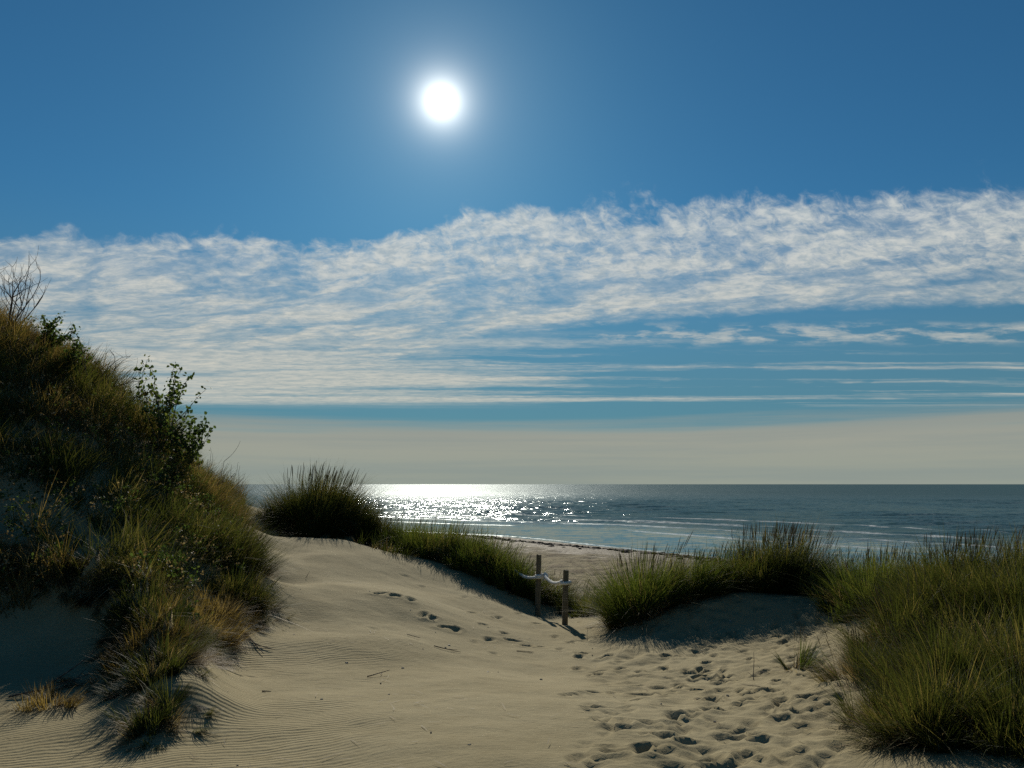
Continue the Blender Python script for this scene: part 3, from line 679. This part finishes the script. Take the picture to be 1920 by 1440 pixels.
# ------------------------------------------------------------------ shrubs
def grow(r, p, d, L, rad, depth, tb, anchors, bend=.25, nkid=3, up=.12, leafy=True):
    k = 6; path = [np.array(p, float)]; d = np.array(d, float) / np.linalg.norm(d)
    for i in range(k):
        d = d + r.normal(0, bend / 2, 3) + np.array([0, 0, up]); d /= np.linalg.norm(d)
        path.append(path[-1] + d * L / k)
        if leafy and (depth <= 1 or i > 3): anchors.append((path[-1], d.copy()))
    path = np.array(path)
    tb.add(path, np.linspace(rad, rad * .45, k + 1), 5 if depth < 2 else 6)
    if depth > 0:
        for q in range(nkid):
            i = r.integers(2, k + 1); a = r.normal(0, .75, 3); a[2] = abs(a[2]) * .6
            nd = d * .8 + a; grow(r, path[i], nd, L * r.uniform(.45, .75), rad * .55, depth - 1, tb, anchors, bend, nkid, up, leafy)
def leaves(anchors, r, per, size, name, parent, origin, mat=None):
    c = np.array([a[0] for a in anchors]); c = np.repeat(c, per, 0); n = len(c)
    c = c + r.normal(0, size * .55, (n, 3))
    ax = r.normal(0, 1, (n, 3)) + np.array([0, 0, .4]); ax /= np.linalg.norm(ax, axis=1)[:, None]
    rf = r.normal(0, 1, (n, 3)); sd = np.cross(ax, rf); sd /= np.linalg.norm(sd, axis=1)[:, None]; nm = np.cross(ax, sd)
    s = (size * r.uniform(.6, 1.25, n))[:, None]
    o = [c, c + ax * s * .35 + sd * s * .38 + nm * s * .10, c + ax * s * .8 + sd * s * .30 + nm * s * .06, c + ax * s * 1.1,
         c + ax * s * .8 - sd * s * .30 + nm * s * .06, c + ax * s * .35 - sd * s * .38 + nm * s * .10]
    V = np.stack(o, 1).reshape(-1, 3) - np.asarray(origin); b = (np.arange(n) * 6)[:, None]
    t = r.random(n)
    return mesh_np(name, V, [b + np.array([[0, 1, 2, 3]]), b + np.array([[0, 3, 4, 5]])], mat or M_LEAF, parent, {'tint': ('FACE', np.concatenate([t, t]))})
def shrub(name, label, px, Y, stems, L, rad, depth, per, size, seed, spread=.5, cat='shrub', nkid=3, up=.12, bend=.3, dirs=None, group=None, dz=0.0):
    r = np.random.default_rng(seed)
    cx = (px - 960) / F_PX * Y * 1.0; z0 = float(height(np.array([cx]), np.array([Y]))[0]) + dz
    root = empty(name, (cx, Y, z0)); tag(root, label, cat, group)
    tb = Tubes(); an = []
    for k in range(stems):
        d = np.array([r.normal(0, spread), r.normal(0, spread * .6), 1.0]) if dirs is None else np.array(dirs[k % len(dirs)]) + r.normal(0, .08, 3)
        grow(r, (cx + r.normal(0, .05), Y + r.normal(0, .05), z0 - .05), d, L * r.uniform(.75, 1.15), rad, depth, tb, an, bend, nkid, up, per > 0)
    tb.build('branches', M_TWIG, root, (cx, Y, z0))
    if per: leaves(an, r, per, size, 'leaves', root, (cx, Y, z0))
    return root
WZ = height(WX, WY); wpx, wpy = project(np.stack([WX, WY, WZ], 1))
wk = (wpx < 455) & (wpx > -60) & (wpy < 1150) & (fbm(WX / .6, WY / .6, 2) > .02)
an = [(np.array([x, y, z + h_]), None) for x, y, z, h_ in zip(WX[wk], WY[wk], WZ[wk], rng.uniform(.08, .42, wk.sum()))]
half = len(an) // 2
tag(leaves(an[:half], np.random.default_rng(8), 7, .032, 'broadleaf_weeds', None, (0, 0, 0)), 'small-leaved green weeds growing through the left dune grass', 'weeds', kind='stuff')
tag(leaves(an[half:], np.random.default_rng(9), 5, .024, 'dry_seed_weeds', None, (0, 0, 0), M_TAN), 'pale dry weed heads dotted over the left dune', 'weeds', kind='stuff')
g2 = 'leafy shrubs on the left dune'
shrub('leafy_shrub', 'tallest leafy shrub on the left dune, rounded leaves against the cloud', 298, 11.5, 7, .92, .010, 1, 5, .060, 21, .36, group=g2)
shrub('leafy_shrub', 'small round-topped leafy shrub on a bare stem, nearest the sea', 368, 11.8, 3, .90, .009, 1, 6, .062, 29, .10, group=g2)
shrub('leafy_shrub', 'low leafy shrub filling the slope between the two taller ones', 338, 11.6, 5, .62, .008, 1, 4, .056, 24, .45, group=g2)
shrub('leafy_shrub', 'leafy sprays hugging the crest near the left edge of the view', 58, 11.9, 5, .42, .008, 1, 5, .052, 25, .6, group=g2, dirs=[(.9, 0, .6), (.6, -.2, .7), (1.0, .1, .3)])
shrub('leafy_shrub', 'second leafy spray lower down the crest, above the twiggy bush', 98, 11.6, 4, .40, .007, 1, 5, .052, 26, .5, group=g2, dirs=[(.8, 0, .4), (.5, -.2, .6)])
g3 = 'bare twiggy bushes on the left dune'
shrub('bare_shrub', 'bare forked branches rising at the upper left edge', 0, 12.0, 7, .82, .011, 2, 0, 0, 31, .5, nkid=3, up=.10, bend=.22, group=g3, dirs=[(.75, 0, .7), (.3, 0, 1), (-.3, 0, 1), (.9, -.1, .45), (.05, .1, 1)])
shrub('bare_shrub', 'small leafless bush with level twigs halfway down the crest', 150, 11.7, 7, .62, .009, 2, 0, 0, 32, .5, nkid=2, up=.05, group=g3, dirs=[(.9, 0, .25), (.5, 0, .8), (.1, 0, 1), (.9, 0, .5)])
shrub('bare_shrub', 'thin upright dead stems just left of the tallest leafy shrub', 222, 11.6, 9, .60, .006, 1, 0, 0, 33, .25, nkid=2, group=g3)
shrub('bare_shrub', 'bare twigs sticking out right of the small round-topped shrub', 396, 12.2, 6, .62, .007, 1, 0, 0, 34, .4, nkid=2, group=g3, dirs=[(.7, 0, .8), (.4, 0, 1), (.9, 0, .4)])
shrub('seedling', 'small light green leafy weed in the shade of the dune foot', 385, 7.8, 4, .16, .003, 1, 3, .035, 35, .6, cat='weed')
shrub('seedling', 'leafy weed among dead grass at the bottom left', 352, 7.2, 5, .18, .003, 1, 3, .035, 36, .7, cat='weed')

# ------------------------------------------------------------------ fence posts and rope
def post(label, px, py, Y, top_py, wd, lean, seed):
    b = at(px, py, Y); z0 = float(height(np.array([b[0]]), np.array([b[1]]))[0])
    t = at(px, top_py, Y); H = t[2] - z0
    root = empty('fence_post', (b[0], b[1], z0)); tag(root, label, 'post', 'posts of the rope fence')
    r = np.random.default_rng(seed); k, sides = 14, 12
    V = []
    zs = np.concatenate([[-0.35], np.linspace(0, H - .012, k - 3), [H - .002, H]])
    for i, z in enumerate(zs):
        f = z / H; rad = wd * (0.52 - 0.03 * f); rad *= [1, 1][0]
        if i == len(zs) - 1: rad *= .80
        for j in range(sides):
            a = j * 2 * np.pi / sides
            sq = 1 / max(abs(math.cos(a)), abs(math.sin(a))); rr = rad * (0.45 * min(sq, 1.25) + 0.55) * (1 + .035 * math.sin(5 * a + seed) + r.normal(0, .012))
            V.append((rr * math.cos(a) + lean[0] * f * H, rr * math.sin(a) + lean[1] * f * H, z + (r.normal(0, .004) if i >= len(zs) - 2 else 0)))
    V.append((lean[0] * H, lean[1] * H, H + .002)); n = len(zs)
    q = [(i * sides + j, i * sides + (j + 1) % sides, (i + 1) * sides + (j + 1) % sides, (i + 1) * sides + j) for i in range(n - 1) for j in range(sides)]
    tr = [((n - 1) * sides + j, (n - 1) * sides + (j + 1) % sides, n * sides) for j in range(sides)]
    mesh_np('shaft', V, [np.array(q), np.array(tr)], M_POST, root, None, False)
    return root, b, z0, H
p1, b1, z1, H1 = post('taller weathered wooden post holding the knotted rope', 1008, 1155, 14.2, 1040, .095, (.025, 0), 1)
p2, b2, z2, H2 = post('shorter weathered wooden post in front, at the rope end', 1059, 1171, 12.8, 1069, .095, (.03, 0), 2)

def strands(path, R, twist):
    path = np.asarray(path, float); seg_ = np.linalg.norm(np.diff(path, axis=0), axis=1); s = np.concatenate([[0], np.cumsum(seg_)])
    n = max(24, int(s[-1] / .012)); q = np.linspace(0, s[-1], n); P = np.stack([np.interp(q, s, path[:, i]) for i in range(3)], 1)
    tan = np.gradient(P, axis=0); tan /= np.linalg.norm(tan, axis=1)[:, None]
    a = np.cross(tan, (0, 0.2, 1.0)); a /= np.linalg.norm(a, axis=1)[:, None]; b = np.cross(tan, a)
    return [P + R * .55 * (a * np.cos(q * twist + o)[:, None] + b * np.sin(q * twist + o)[:, None]) for o in (0, 2.094, 4.189)]
def sag(a, b, d, n=20):
    t = np.linspace(0, 1, n)[:, None]; p = np.asarray(a) * (1 - t) + np.asarray(b) * t; p[:, 2] -= (4 * d * t * (1 - t))[:, 0]; return p
RR = .026
rope = empty('rope', at(1011, 1080, 14.2)); tag(rope, 'thick bleached rope strung slackly between the two posts', 'rope')
ro = np.array(rope.location)
def rope_part(name, path):
    tb = Tubes()
    for s in strands(path, RR, 60): tb.add(s, RR * .62, 6)
    return tb.build(name, M_ROPE, rope, ro)
k1 = at(1011, 1081, 14.2)
rope_part('rope_span', sag(at(966, 1070, 15.3), k1 + (-.05, -.075, 0), .06))
rope_part('rope_span', sag(k1 + (.09, -.06, .03), at(1057, 1092, 12.8) + (-.04, .06, 0), .07))
th = np.linspace(0, 2 * np.pi * 2.2, 60)
rope_part('knot', np.stack([k1[0] + .012 + .072 * np.cos(th), k1[1] + .072 * np.sin(th), k1[2] - .03 + .028 * th / 6.28], 1))
th = np.linspace(0, 2 * np.pi * 1.3, 40)
rope_part('knot', np.stack([k1[0] + .10 + .04 * np.cos(th), k1[1] - .07 + .02 * np.sin(th * 2), k1[2] + .01 + .045 * np.sin(th)], 1))
k2 = at(1059, 1093, 12.8)
th = np.linspace(0, 2 * np.pi * 1.6, 50)
rope_part('knot', np.stack([k2[0] + .015 + .072 * np.cos(th), k2[1] + .072 * np.sin(th), k2[2] - .02 + .03 * th / 6.28], 1))

# ------------------------------------------------------------------ small things lying on the sand
def stick(label, px, py, L, ang, rad, seed, rise=.0, fork=True, name='twig', cat='twig', grp='twigs and stems lying on the sand'):
    r = np.random.default_rng(seed); P0 = gpoint(px, py)
    root = empty(name, tuple(P0)); tag(root, label, cat, grp)
    d = np.array([math.cos(ang), math.sin(ang)]); tb = Tubes(); t = np.linspace(0, 1, 8)
    xy = P0[:2] + d * ((t - .5) * L)[:, None] + np.cumsum(r.normal(0, .012 * L, (8, 2)), 0)
    z = height(xy[:, 0], xy[:, 1]) + rad * .9 + .006 + rise * t * L
    path = np.column_stack([xy, z]); tb.add(path, np.linspace(rad, rad * .4, 8), 5); tb.build('stem', M_TWIG, root, P0)
    if fork:
        tb = Tubes()
        a2 = ang + r.choice([-.7, .7]); q = path[4] + np.concatenate([np.outer(np.linspace(0, .4 * L, 5), [math.cos(a2), math.sin(a2)]), np.zeros((5, 1))], 1)
        q[:, 2] = height(q[:, 0], q[:, 1]) + rad + .008 + rise * .5 * np.linspace(0, .4 * L, 5)
        tb.add(q, np.linspace(rad * .6, rad * .3, 5), 5); tb.build('side_twig', M_TWIG, root, P0)
for a in [('forked dark twig lying on the smooth sand at the bottom centre', 710, 1268, .28, .9, .006, 1, .12),
          ('thin dark twig lying level below the footprint trail', 838, 1219, .30, .05, .006, 2, .0),
          ('small curled twig on smooth sand left of the footprints', 775, 1195, .20, -.6, .005, 3, .05),
          ('tiny upright sprig on the sand below the crest', 577, 1083, .12, 1.3, .004, 4, .6),
          ('short twig near the foot of the posts', 985, 1224, .22, .2, .005, 5, .02),
          ('bent dead stem standing in the trampled sand', 1415, 1275, .26, 1.2, .005, 6, .9),
          ('long curved stem on smooth sand right of the path', 1412, 1290, .34, 2.1, .004, 7, .05),
          ('thin stalk at the bottom of the fan clump', 1103, 1200, .22, 1.4, .004, 8, .7),
          ('dark root-like twig at the bottom left corner', 95, 1300, .55, .5, .008, 9, .12),
          ('brown branching twig sticking from the bottom left sand', 130, 1285, .45, .9, .007, 10, .45),
          ('grey twig half buried near the weedy clump', 235, 1300, .40, -.3, .007, 12, .15),
          ('exposed root running from the lowest dune clump', 470, 1205, .55, -.9, .009, 13, .0),
          ('second exposed root fanning out over the sand', 440, 1225, .50, -1.1, .008, 14, .0),
          ('small dark chip of driftwood on the bottom sand', 500, 1300, .07, .4, .006, 15, .0, False)]:
    stick(*a)
C('sparse green shoots on the sandy edge left of the bank', 705, 15.6, .5, .3, .40, 110, .3, 0, spread=.4, width=.008)
C('sparse shoots on the sand beside the broken crest', 742, 15.3, .5, .3, .38, 110, .3, 0, spread=.4, width=.008)
C('sparse stems at the foot of the lowest left clump', 528, 9.2, .22, .5, .22, 120, .5, 0, spread=.9, width=.0055)

# ------------------------------------------------------------------ straw bits and shell chips blown over the sand (stuff)
lx, ly = rng.uniform(-4.2, 4.2, 900), rng.uniform(4.0, 13.0, 900)
lk = (np.abs(lx) < ly * .62) & (fbm(lx / 1.1, ly / 1.1, 2) > -.05) & (lx > -.42 * ly)
lx, ly = lx[lk], ly[lk]; n = len(lx); b = Blades()
g = ground_pts(lx, ly, -.012)
b.add(g, rng.uniform(.03, .16, n), rng.uniform(0, 6.28, n), np.full(n, 1.5), rng.uniform(0, .12, n), rng.uniform(.003, .006, n), rng.random(n))
tag(b.build('straw_litter', M_BROWN), 'short dead straw bits scattered over the sand slope', 'litter', kind='stuff')
cx_, cy_ = rng.uniform(-3.5, 4.0, 60), rng.uniform(4.0, 11.5, 60); ck = np.abs(cx_) < cy_ * .6
V, Fq = lumps(np.stack([cx_[ck], cy_[ck]], 1), rng.uniform(.006, .016, ck.sum()), rng.uniform(.006, .009, ck.sum()))
tag(mesh_np('shell_chips', V, [Fq], mat_plain('shell chip', (0.10, 0.08, 0.06), (0.45, 0.42, 0.36), 40)), 'tiny shell and pebble chips on the sand', 'shells', kind='stuff')
